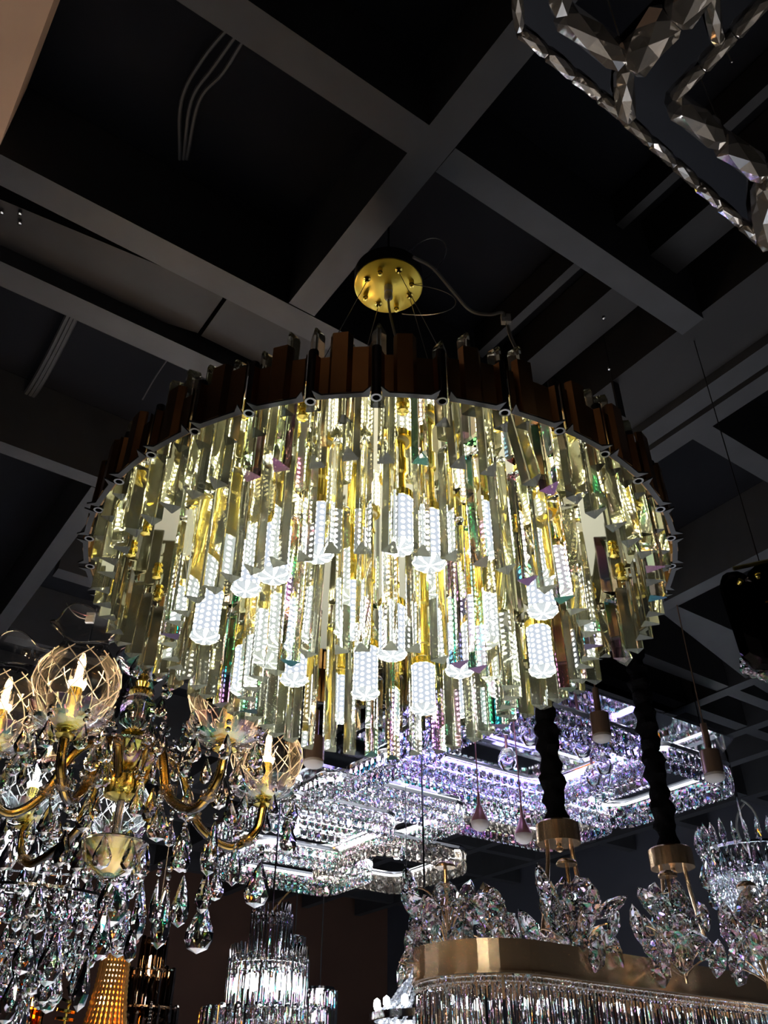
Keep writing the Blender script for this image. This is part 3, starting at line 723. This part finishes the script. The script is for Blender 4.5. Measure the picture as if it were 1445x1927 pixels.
tier_light(L1, kz, [(2.06, 2.42, 1.54, 2.02, 1.5 + kz - .10), (1.42, 2.06, 1.55, 2.02, 1.5 + kz - .08), (1.46, 2.44, 2.06, 2.40, 1.5 + kz - .09), (1.55, 2.24, 1.66, 2.30, 1.5 + kz - .03)],
           ['violet', 'violet', 'warmx', 'violet'], .054, .075, 2, ['strip', 'vled', 'strip', 'strip'])
lamp_spot(L1, (0, 0, -.35), 330, (.80, .88, 1))
BALL = MB().lathe([(0, .05), (.02, .046), (.035, .02), (.035, -.008), (.02, -.03), (0, -.036)], 12).data('crystal_ball', 'violet')
for s, t in ((1.62, 1.62), (1.80, 1.60), (1.95, 1.66), (2.0, 1.75), (1.7, 1.8)):
    p = stz(s, t, 0, kz) - L1.location
    ob('rod', MB().tube([(p.x, p.y, -.20), (p.x, p.y, .0)], .008, 6).data('rod', 'rose'), L1); ob('crystal_ball', BALL, L1, (p.x, p.y, -.22), sc=1.4)
for s, t in ((1.55, 1.7), (1.75, 2.2), (2.1, 1.85), (2.2, 2.25), (1.9, 2.0), (1.6, 2.3)):
    p = stz(s, t, 0, kz) - L1.location; ob('led_bulb', MB().lathe([(0, -.05), (.02, -.045), (.024, -.02), (.02, 0)], 10).data('led_bulb', 'wled' if t > 2 else 'vled'), L1, (p.x, p.y, 0))
for i in range(4):
    p = stz(*((1.45, 1.55), (2.3, 1.55), (2.4, 2.3), (1.45, 2.3))[i], 0, kz) - L1.location
    ob('ceiling_rod', MB().tube([(p.x, p.y, .015), (p.x, p.y, ZB - L1.location.z + .3)], .006, 5).data('ceiling_rod', 'chrome'), L1)
kz = 1.74
L2 = thing('crystal_band_light', 'zigzag crystal band ceiling light with bare capsule bulbs below the round chandelier', 'lamp', stz(1.85, 2.8, 1.5 + kz, kz))
mb = MB(); q = [stz(s, t, 0, kz) - Vector((L2.location.x, L2.location.y, 0)) for s, t in ((1.42, 2.44), (2.05, 2.44), (2.05, 3.0), (1.42, 3.0))]
mb.extr([(p.x, p.y) for p in q], .0, .02); ob('mirror_plate', mb.data('mirror_plate', 'smirror'), L2)
tier_light(L2, kz, [(1.46, 2.06, 2.40, 2.86, 1.5 + kz - .04), (1.84, 2.28, 2.66, 3.14, 1.5 + kz - .16), (1.50, 2.02, 2.92, 3.28, 1.5 + kz - .19), (1.36, 1.84, 2.52, 3.05, 1.5 + kz - .12)],
           ['drop', 'warmx', 'drop'], .050, .066, 2, ['strip'])
lamp_spot(L2, (0, 0, -.5), 200, (.85, .9, 1))
for s, t in ((1.72, 2.66), (1.6, 2.84), (1.94, 2.86), (1.72, 3.08), (1.9, 3.05), (2.1, 2.9)):
    p = stz(s, t, 0, kz) - L2.location
    b = ob('capsule_bulb', MB().lathe([(0, -.19), (.018, -.185), (.022, -.16), (.02, -.13), (0, -.125)], 10).data('capsule_bulb', 'wled'), L2, (p.x, p.y, 0))
    ob('rod', MB().tube([(0, 0, -.13), (0, 0, .0)], .007, 6).data('rod', 'chrome'), b)
for s, t in ((1.50, 2.5), (2.0, 2.5), (2.0, 2.95), (1.5, 2.95)):
    p = stz(s, t, 0, kz) - L2.location
    ob('ceiling_rod', MB().tube([(p.x, p.y, .015), (p.x, p.y, ZB - L2.location.z + .3)], .006, 5).data('ceiling_rod', 'chrome'), L2)
for x, y in ((557, 1590), (757, 1590)): drop(L2, at(x, y, 5.1) - L2.location, .09, .09)

# ------------------------------------------------------------------ small bulb pendants
def bulb_pendant(x, y, d, w, label, mat, kind):
    q = at(x, y, d); t = thing('bulb_pendant', label, 'pendant lamp', q, group='bare bulb pendants behind the round chandelier'); r = w * d / FPX / 2
    if kind == 'tube':
        ob('socket_tube', MB().lathe([(0, r * .3), (r, r * .3), (r, r * 2.6), (r * .35, r * 2.7), (r * .35, r * 5.5), (0, r * 5.5)], 20).data('socket_tube', mat), t)
    else:
        ob('socket_tube', MB().lathe([(0, r * .1), (r * .98, r * .1), (r * .9, r * .5), (r * .55, r * 1.1), (r * .45, r * 1.5), (r * .2, r * 2.0), (r * .12, r * 3.4), (0, r * 3.4)], 20).data('socket_tube', mat), t)
    ob('bulb', MB().lathe([(0, -r * (.55 if kind == 'tube' else .95))] + [(r * 1.02 * sin(a), -r * (.55 if kind == 'tube' else .95) * cos(a)) for a in (.4, .8, 1.2, 1.57)] + [(r * .9, r * .28), (0, r * .28)], 20).data('bulb', 'frost'), t)
    ob('cord', MB().tube([(0, 0, r * 3), (0, 0, ZB - q.z + .3)], .0035, 5).data('cord', mat), t)
bulb_pendant(903, 1548, 4.1, 34, 'rose metal bulb pendant left of the pair beneath the crystal ceiling light', 'rose', 'drop')
bulb_pendant(985, 1572, 4.1, 34, 'rose metal bulb pendant right of the pair, beside the black sleeve', 'rose', 'drop')
bulb_pendant(1133, 1388, 3.6, 36, 'bronze tube bulb pendant between the two black sleeves', 'copper', 'tube')
bulb_pendant(1345, 1462, 3.8, 38, 'bronze tube bulb pendant right of both black sleeves', 'copper', 'tube')
bulb_pendant(590, 1436, 3.6, 38, 'bronze tube bulb pendant under the bottom tips of the round chandelier', 'copper', 'tube')

# ------------------------------------------------------------------ oval gold-band chandelier, bottom right
OA = rad(36.5); ax = Vector((cos(OA), sin(OA), 0)); pe = Vector((-sin(OA), cos(OA), 0))
OZ = 1.5 + .455; ORR = .28; OL = 1.35
N0 = Vector((.56, 3.305, OZ)); OC = N0 + pe * ORR
OV = thing('oval_chandelier', 'oval rose-gold band chandelier with crystal leaf sprays on top and a rod fringe', 'chandelier', OC)
def stad(r, d):            # position at path distance d: from far left round the near-left end then along the near side
    arc = PI * r
    if d < arc: a = PI / 2 + d / r; return ax * (r * cos(a)) + pe * (r * sin(a)), a
    d -= arc
    if d < OL: return -pe * r + ax * d, -PI / 2
    d -= OL
    if d < arc: a = -PI / 2 + d / r; return ax * (OL + r * cos(a)) + pe * (r * sin(a)), a
    d -= arc; return pe * r + ax * (OL - d), PI / 2
def stad_ring(name, mat, r0, r1, z0, z1):
    n = 120; per = 2 * PI + 2 * OL; mb = MB(); vs = []; fs = []
    for i in range(n):
        f = i / n
        for r, z in ((r0, z0), (r1, z0), (r1, z1), (r0, z1)):
            p, a = stad(r, f * (2 * PI * r + 2 * OL)); vs.append((p.x, p.y, z))
    for i in range(n):
        j = (i + 1) % n
        for k in range(4): fs.append((i * 4 + k, i * 4 + (k + 1) % 4, j * 4 + (k + 1) % 4, j * 4 + k))
    return ob(name, mb.add(vs, fs).data(name, mat), OV)
stad_ring('gold_band', 'champ', ORR, ORR - .012, 0, .10)
stad_ring('band_edge', 'champ', ORR + .004, ORR - .014, -.006, .002)
ROD = rod_mesh('crystal_rod', 'drop'); OCT = brick_mesh('octagon', 'drop')
d = 0; nrod = 0
while d < PI * ORR + OL and nrod < 130:
    for lay, (dr, zz) in enumerate(((.012, -.035), (.05, -.045))):
        p, a = stad(ORR - dr, d * (ORR - dr) / ORR if d < PI * ORR else d - PI * dr)
        if lay == 1 and nrod % 2: continue
        o = ob('crystal_rod', ROD, OV, (p.x, p.y, zz), (random.gauss(0, .01), random.gauss(0, .01), random.random() * 3), (.013, .013, .27))
        ob('octagon', OCT, o, (0, 0, .05), (0, 0, a), (1.6, 1.2, .075))
    d += .0185; nrod += 1
PET = petal_mesh('crystal_leaf', 'drop')
def spray(x, y, h, cap_w):
    b = atz(x, y, OZ - 1.5 + .02) - OC; b.z = .0
    st = ob('stem', MB().tube([(b.x, b.y, 0), (b.x, b.y, h)], .0075, 8).data('stem', 'champ'), OV)
    ob('stem_cap', MB().lathe([(0, -.004), (cap_w, -.004), (cap_w, .004), (cap_w * .7, .016), (0, .022)], 24).data('stem_cap', 'champ'), st, (b.x, b.y, h))
    ns = 22 if h > .3 else 12
    for i in range(ns):
        a = i * 2.4 + x; rr = random.uniform(.06, .165 if h > .3 else .1) * (1.15 - .45 * i / ns); z = .02 + (i / ns) * (h * .66)
        e = Vector((b.x + rr * cos(a), b.y + rr * sin(a), z + .05))
        ob('branch', MB().tube(bez((b.x, b.y, max(.02, z - .08)), (b.x + rr * .3 * cos(a), b.y + rr * .3 * sin(a), z + .02), (b.x + rr * .7 * cos(a), b.y + rr * .7 * sin(a), z + .055), e, 8), .0032, 5).data('branch', 'champ'), st)
        sz = random.uniform(.115, .165)
        ob('crystal_leaf', PET, st, e - Vector((0, 0, sz * .45)), (random.gauss(0, .35), random.gauss(0, .35), a + PI / 2), (sz * 1.0, sz * 1.0, sz))
for x, y, h, cw in ((845, 1838, .40, .040), (1090, 1835, .40, .040), (1290, 1840, .37, .036), (1445, 1850, .36, .038), (930, 1828, .28, .026)): spray(x, y, h, cw)
def sleeve(x, y, d, w, label):
    q = at(x, y, d); t = q - OC; R = w * d / FPX / 2
    dr = ob('drum', MB().lathe([(R * .96, -.0), (R, .0), (R, .075), (R * .9, .083), (0, .083)], 36).data('drum', 'champ'), OV, t)
    ob('drum_inside', MB().lathe([(0, .02), (R * .93, .02), (R * .96, .002)], 36, caps=False).data('drum_inside', 'white'), dr)
    ob('finial', MB().lathe([(0, -.035), (.012, -.03), (.016, -.018), (.009, -.01), (.012, 0), (.012, .02)], 14).data('finial', 'champ'), dr)
    for sx in (-1, 1):
        e = Vector((ax.x * sx * .03 * 6, ax.y * sx * .18, OC.z - q.z + .05)); b = Vector((sx * R * .55, 0, .02))
        ob('drop_rod', MB().tube(bez(b, b - Vector((0, 0, .1)), b + Vector((sx * .005, 0, -.12)), e), .009, 8).data('drop_rod', 'champ'), dr)
    n = 60; Ltop = ZB - q.z + .3; prof = []
    for i in range(n + 1):
        prof.append((.046 * (1 + .16 * sin(i * 1.9) + .10 * sin(i * .7 + x)) if i else .042, .083 + (Ltop - .083) * i / n))
    ob('fabric_sleeve', MB().lathe(prof, 16, True, wob=lambda k, a: (1 + .12 * sin(3 * a + k * 1.3), .006 * sin(2 * a + k))).data('fabric_sleeve', 'fabric'), dr)
sleeve(1052, 1588, 3.55, 82, ''); sleeve(1266, 1634, 3.8, 82, '')
lamp_spot(OV, (OL * .5 * ax.x, OL * .5 * ax.y, -.05), 60)

# ------------------------------------------------------------------ bead-strand chandelier, right edge
BC0 = at(1412, 1612, 5.3)
BC = thing('bead_strand_chandelier', 'silver bead strand chandelier with a crown of crystal spears at the right edge', 'chandelier', BC0); BC.scale = (1.23,) * 3
R = .225
for k, (r, z) in enumerate(((R, .02), (R * .8, -.06))):
    ob('crown_ring', MB().lathe([(r - .006, -.006), (r + .006, -.006), (r + .006, .006), (r - .006, .006), (r - .006, -.006)], 40, caps=False).data('crown_ring', 'chrome'), BC, (0, 0, z))
SPEAR = petal_mesh('crystal_spear', 'drop')
for i in range(26):
    a = 2 * PI * i / 26
    ob('crystal_spear', SPEAR, BC, (R * cos(a), R * sin(a), .0), (0, .06, a), (.075, .075, random.uniform(.12, .17)))
    drop(BC, (R * cos(a + .1), R * sin(a + .1), .0), random.uniform(.12, .16), .11)
    drop(BC, (R * .96 * cos(a), R * .96 * sin(a), -.09), random.uniform(.10, .15), .10)
STR = MB().lathe(strand(.85, .0115), 6).data('bead_strand', 'beadw')
for i in range(44):
    a = 2 * PI * i / 44; ob('bead_strand', STR, BC, (R * .72 * cos(a), R * .72 * sin(a), -.07))
ob('inner_lamp', MB().lathe([(0, -.5), (.03, -.5), (.03, -.1), (0, -.1)], 10).data('inner_lamp', 'wled'), BC)
ob('hanging_chain', MB().tube([(0, 0, -.1), (0, 0, (ZB - BC0.z + .3) / 1.23)], .008, 6).data('hanging_chain', 'chrome'), BC)
for a, b, c, e in (((0, 0, .02), (-.06, 0, .10), (-.04, 0, .2), (.03, 0, .26)), ((.02, 0, .05), (.1, 0, .12), (.1, 0, .24), (.02, 0, .28))):
    ob('loose_cable', MB().tube(bez(a, b, c, e), .006, 6).data('loose_cable', 'cable'), BC)

# ------------------------------------------------------------------ bead swag chandelier behind the oval band
SW0 = at(800, 1745, 4.2)
SW = thing('bead_swag_chandelier', 'silver bead swags flaring to a lit ring left of the oval gold band', 'chandelier', SW0)
ro = at(700, 1925, 4.2); rw = SW0.x - ro.x; dz = ro.z - SW0.z
for i in range(28):
    a = 2 * PI * i / 28; cx, cy_ = cos(a), sin(a)
    pts = bez((.05 * cx, .05 * cy_, 0), (.07 * cx, .07 * cy_, dz * .45), (rw * .45 * cx, rw * .45 * cy_, dz * .85), (rw * cx, rw * cy_, dz), 44)
    ob('bead_swag', MB().tube(pts, [.0105 if k % 2 else .006 for k in range(45)], 6).data('bead_swag', 'beadw'), SW)
ob('crown', MB().lathe([(.03, -.02), (.06, -.01), (.065, .02), (.03, .04)], 20).data('crown', 'chrome'), SW)
ob('lit_ring', MB().lathe([(rw - .01, dz - .02), (rw + .01, dz - .02), (rw + .01, dz + .01), (rw - .01, dz + .01), (rw - .01, dz - .02)], 48, caps=False).data('lit_ring', 'chrome'), SW)
for i in range(14):
    a = 2 * PI * i / 14 + .2; ob('bulb', MB().lathe([(0, .05), (.014, .04), (.016, .015), (0, 0)], 8).data('bulb', 'wled'), SW, ((rw - .02) * cos(a), (rw - .02) * sin(a), dz + .02))
ob('hanging_chain', MB().tube([(0, 0, .03), (0, 0, ZB - SW0.z + .3)], .005, 5).data('hanging_chain', 'chrome'), SW)

# ------------------------------------------------------------------ waterfall rod chandelier, bottom centre
WF0 = at(512, 1720, 4.4); WF = thing('waterfall_chandelier', 'three-tier waterfall chandelier of clear crystal rods at the bottom centre', 'chandelier', WF0)
k = 4.4 / FPX
ROD8 = rod_mesh('crystal_rod', 'drop', 8)
for ti, (rp, y0, hp, n) in enumerate(((38, 0, 88, 26), (72, 74, 100, 44), (108, 150, 120, 40))):
    r = rp * k; z = -y0 * k * 1.03; h = hp * k * 1.05
    ob('tier_ring', MB().lathe([(r - .012, -.03), (r - .004, -.03), (r - .004, -.02), (r - .012, -.02), (r - .012, -.03)], 40, caps=False).data('tier_ring', 'chrome'), WF, (0, 0, z))
    for i in range(n):
        a = 2 * PI * i / n; w = .018 if ti < 2 else .034
        o = ob('crystal_rod', ROD8, WF, (r * cos(a), r * sin(a), z - .006 * (i % 2)), (0, 0, a), (w, w, h))
        if ti < 2: ob('hook_wire', MB().tube(bez((0, 0, -.03), (.1, 0, .09), (-.9, 0, .11), (-1.3, 0, -.03), 8), .14, 4).data('hook_wire', 'chrome') if i == 0 else HW, o)
        if i == 0 and ti < 2: HW = o.children[0].data
for i in range(8):
    a = 2 * PI * i / 8; ob('bulb', MB().lathe([(0, .04), (.016, .03), (.018, -.02), (0, -.03)], 8).data('bulb', 'wled'), WF, (.10 * cos(a), .10 * sin(a), -.31))
ob('hanging_chain', MB().tube([(0, 0, -.3), (0, 0, ZB - WF0.z + .3)], .005, 5).data('hanging_chain', 'chrome'), WF)
W20 = at(602, 1862, 6.5); W2 = thing('rod_cylinder_lamp', 'narrow cylinder of clear crystal rods right of the waterfall chandelier', 'lamp', W20); W2.scale = (1.33,) * 3
for i in range(18):
    a = 2 * PI * i / 18; ob('crystal_rod', ROD8, W2, (.09 * cos(a), .09 * sin(a), -.01 * (i % 3)), (0, 0, a), (.024, .024, .42))
ob('bulb', MB().lathe([(0, 0), (.02, -.01), (.02, -.06), (0, -.07)], 8).data('bulb', 'wled'), W2); ob('cap', MB().lathe([(0, .01), (.08, .01), (.085, -.005), (0, -.005)], 24).data('cap', 'chrome'), W2)
ob('hanging_chain', MB().tube([(0, 0, 0), (0, 0, (ZB - W20.z + .3) / 1.33)], .004, 5).data('hanging_chain', 'dcable'), W2)
W30 = at(555, 1762, 6.6); W3 = thing('rod_cluster_lamp', 'small cluster of crystal rods behind the waterfall chandelier', 'lamp', W30); W3.scale = (1.22,) * 3
for i in range(8):
    a = 2 * PI * i / 8; ob('crystal_rod', ROD8, W3, (.055 * cos(a), .055 * sin(a), -.012 * (i % 3)), (0, 0, a), (.03, .03, .14))
ob('cap', MB().lathe([(0, .0), (.06, .0), (.06, -.008), (0, -.008)], 20).data('cap', 'chrome'), W3)
ob('hanging_chain', MB().tube([(0, 0, 0), (0, 0, (ZB - W30.z + .3) / 1.22)], .004, 5).data('hanging_chain', 'dcable'), W3)

# ------------------------------------------------------------------ amber and smoked lamps, bottom left
AB0 = at(224, 1768, 4.6); AB = thing('amber_bead_lamp', 'glowing amber bead lamp with a pink gathered crown at the bottom left', 'lamp', AB0); AB.scale = (1.18,) * 3; k = 3.9 / FPX
ob('crown', MB().lathe([(.0, .04), (30 * k, .04), (36 * k, .025), (36 * k, -.005), (30 * k, -.02), (0, -.02)], 48, True, wob=lambda kk, a: (1 + .03 * cos(24 * a), 0)).data('crown', 'pink'), AB)
ob('collar', MB().lathe([(28 * k, -.02), (33 * k, -.03), (34 * k, -.07), (28 * k, -.075)], 36, True, wob=lambda kk, a: (1 + .04 * cos(18 * a), 0)).data('collar', 'beada'), AB)
for i in range(26):
    a = 2 * PI * i / 26; cx, cy_ = cos(a), sin(a)
    pts = bez((24 * k * cx, 24 * k * cy_, -.07), (26 * k * cx, 26 * k * cy_, -.2), (30 * k * cx, 30 * k * cy_, -.36), (60 * k * cx, 60 * k * cy_, -.5), 40)
    ob('bead_swag', MB().tube(pts, [.010 if j % 2 else .006 for j in range(41)], 6).data('bead_swag', 'beada'), AB)
ob('inner_bulb', MB().lathe([(0, -.09), (.03, -.10), (.034, -.15), (0, -.19)], 12).data('inner_bulb', 'warmled'), AB)
ob('hanging_chain', MB().tube([(0, 0, .03), (0, 0, (ZB - AB0.z + .3) / 1.18)], .004, 5).data('hanging_chain', 'dcable'), AB)
ld = bpy.data.lights.new('lamp_light', 'POINT'); ld.energy = 5; ld.color = (1, .6, .28); ld.shadow_soft_size = .02
lo = bpy.data.objects.new('lamp_light', ld); COL.objects.link(lo); lo.parent = AB; lo.location = (0, 0, -.24)
ST0 = at(293, 1762, 5.3); ST = thing('smoked_prism_tower', 'stepped tower of smoked crystal bars beside the amber bead lamp', 'lamp', ST0); k = 5.3 / FPX
RODS = rod_mesh('smoked_bar', 'smoke', 6)
for rp, y0, hp, n in ((22, 0, 62, 10), (42, 52, 74, 20), (56, 112, 90, 26)):
    r = rp * k
    ob('tier_ring', MB().lathe([(r - .012, -.03), (r - .004, -.03), (r - .004, -.02), (r - .012, -.02), (r - .012, -.03)], 40, caps=False).data('tier_ring', 'champ'), ST, (0, 0, -y0 * k))
    for i in range(n):
        a = 2 * PI * i / n; o = ob('smoked_bar', RODS, ST, (r * cos(a), r * sin(a), -y0 * k - .012 * (i % 3)), (0, 0, a), (.03, .03, hp * k * random.uniform(.9, 1.15)))
ob('bulb', MB().lathe([(0, -.1), (.02, -.11), (.02, -.2), (0, -.22)], 8).data('bulb', 'warmled'), ST)
ob('hanging_chain', MB().tube([(0, 0, -.2), (0, 0, ZB - ST0.z + .3)], .004, 5).data('hanging_chain', 'champ'), ST)
GR0 = at(128, 1900, 4.4); GR = thing('gold_ring_stack', 'curved gold spiral of flat strips below the pear drops', 'lamp', GR0)
for i, (x, y, tl) in enumerate(((140, 1868, -.6), (131, 1886, -.35), (125, 1903, -.15), (122, 1918, -.1), (121, 1932, 0))):
    ob('gold_strip', MB().lathe([(.037, -.006), (.049, -.006), (.049, .006), (.037, .006), (.037, -.006)], 24, caps=False).data('gold_strip', 'gold'), GR, at(x, y, 4.4) - GR0, (0, -tl, 0))
p = at(146, 1856, 4.4) - GR0; ob('hanging_chain', MB().tube([(p.x, p.y, p.z), (p.x, p.y, ZB - GR0.z + .3)], .003, 5).data('hanging_chain', 'dcable'), GR)
ob('spine', MB().tube(catmull([at(x, y, 4.4) - GR0 for x, y in ((146, 1856), (132, 1886), (123, 1918), (121, 1940))], 5), .006, 6).data('spine', 'gold'), GR)
AL0 = at(35, 1905, 4.6); AL = thing('amber_crystal_lamp', 'warm glowing amber crystal lamp in the bottom left corner', 'lamp', AL0); AL.scale = (1.243,) * 3; k = 3.7 / FPX
RODA = rod_mesh('amber_bar', 'amberx', 6)
for rp, y0, hp, n in ((24, -50, 50, 10), (40, -8, 60, 18)):
    for i in range(n):
        a = 2 * PI * i / n; ob('amber_bar', RODA, AL, (rp * k * cos(a), rp * k * sin(a), -y0 * k), (0, 0, a), (.026, .026, hp * k))
    ob('tier_ring', MB().lathe([(rp * k - .012, -.03), (rp * k - .004, -.03), (rp * k - .004, -.01), (rp * k - .012, -.01), (rp * k - .012, -.03)], 30, caps=False).data('tier_ring', 'gold'), AL, (0, 0, -y0 * k))
for a in (0, 2, 4): ob('bulb', MB().lathe([(0, .07), (.018, .05), (.02, .02), (0, 0)], 10).data('bulb', 'warmled'), AL, (.03 * cos(a), .03 * sin(a), .0))
ob('hanging_chain', MB().tube([(0, 0, .05), (0, 0, (ZB - AL0.z + .3) / 1.243)], .004, 5).data('hanging_chain', 'dcable'), AL)

# ------------------------------------------------------------------ loose wires in the far ceiling
q = at(590, 1650, 7.6)
t = thing('yellow_wire', 'loose yellow wire end curling from the far ceiling beams', 'wire', q)
p0 = at(601, 1638, 7.6)
ob('wire', MB().tube([p - q for p in [Vector((p0.x + .02, p0.y, ZB + .3)), Vector((p0.x + .01, p0.y, p0.z + .06))] + catmull([p0, at(588, 1660, 7.6), at(560, 1667, 7.6), at(540, 1682, 7.6), at(508, 1720, 7.6)], 8)], .009, 5).data('wire', 'ywire'), t)
q = at(765, 1655, 4.6)
t = thing('buckle_wire', 'thin wire with a small square buckle beside the oval band lamp', 'wire', q)
ob('wire', MB().tube([(0, 0, .02), (0, 0, ZB - q.z + .3)], .0022, 5).data('wire', 'wire'), t)
mb = MB()
for cx, cz, hx, hz_ in ((-.011, 0, .003, .014), (.011, 0, .003, .014), (0, .014, .014, .003), (0, -.014, .014, .003)): mb.box((cx, 0, cz), (hx, .003, hz_))
ob('buckle', mb.data('buckle', 'white'), t)
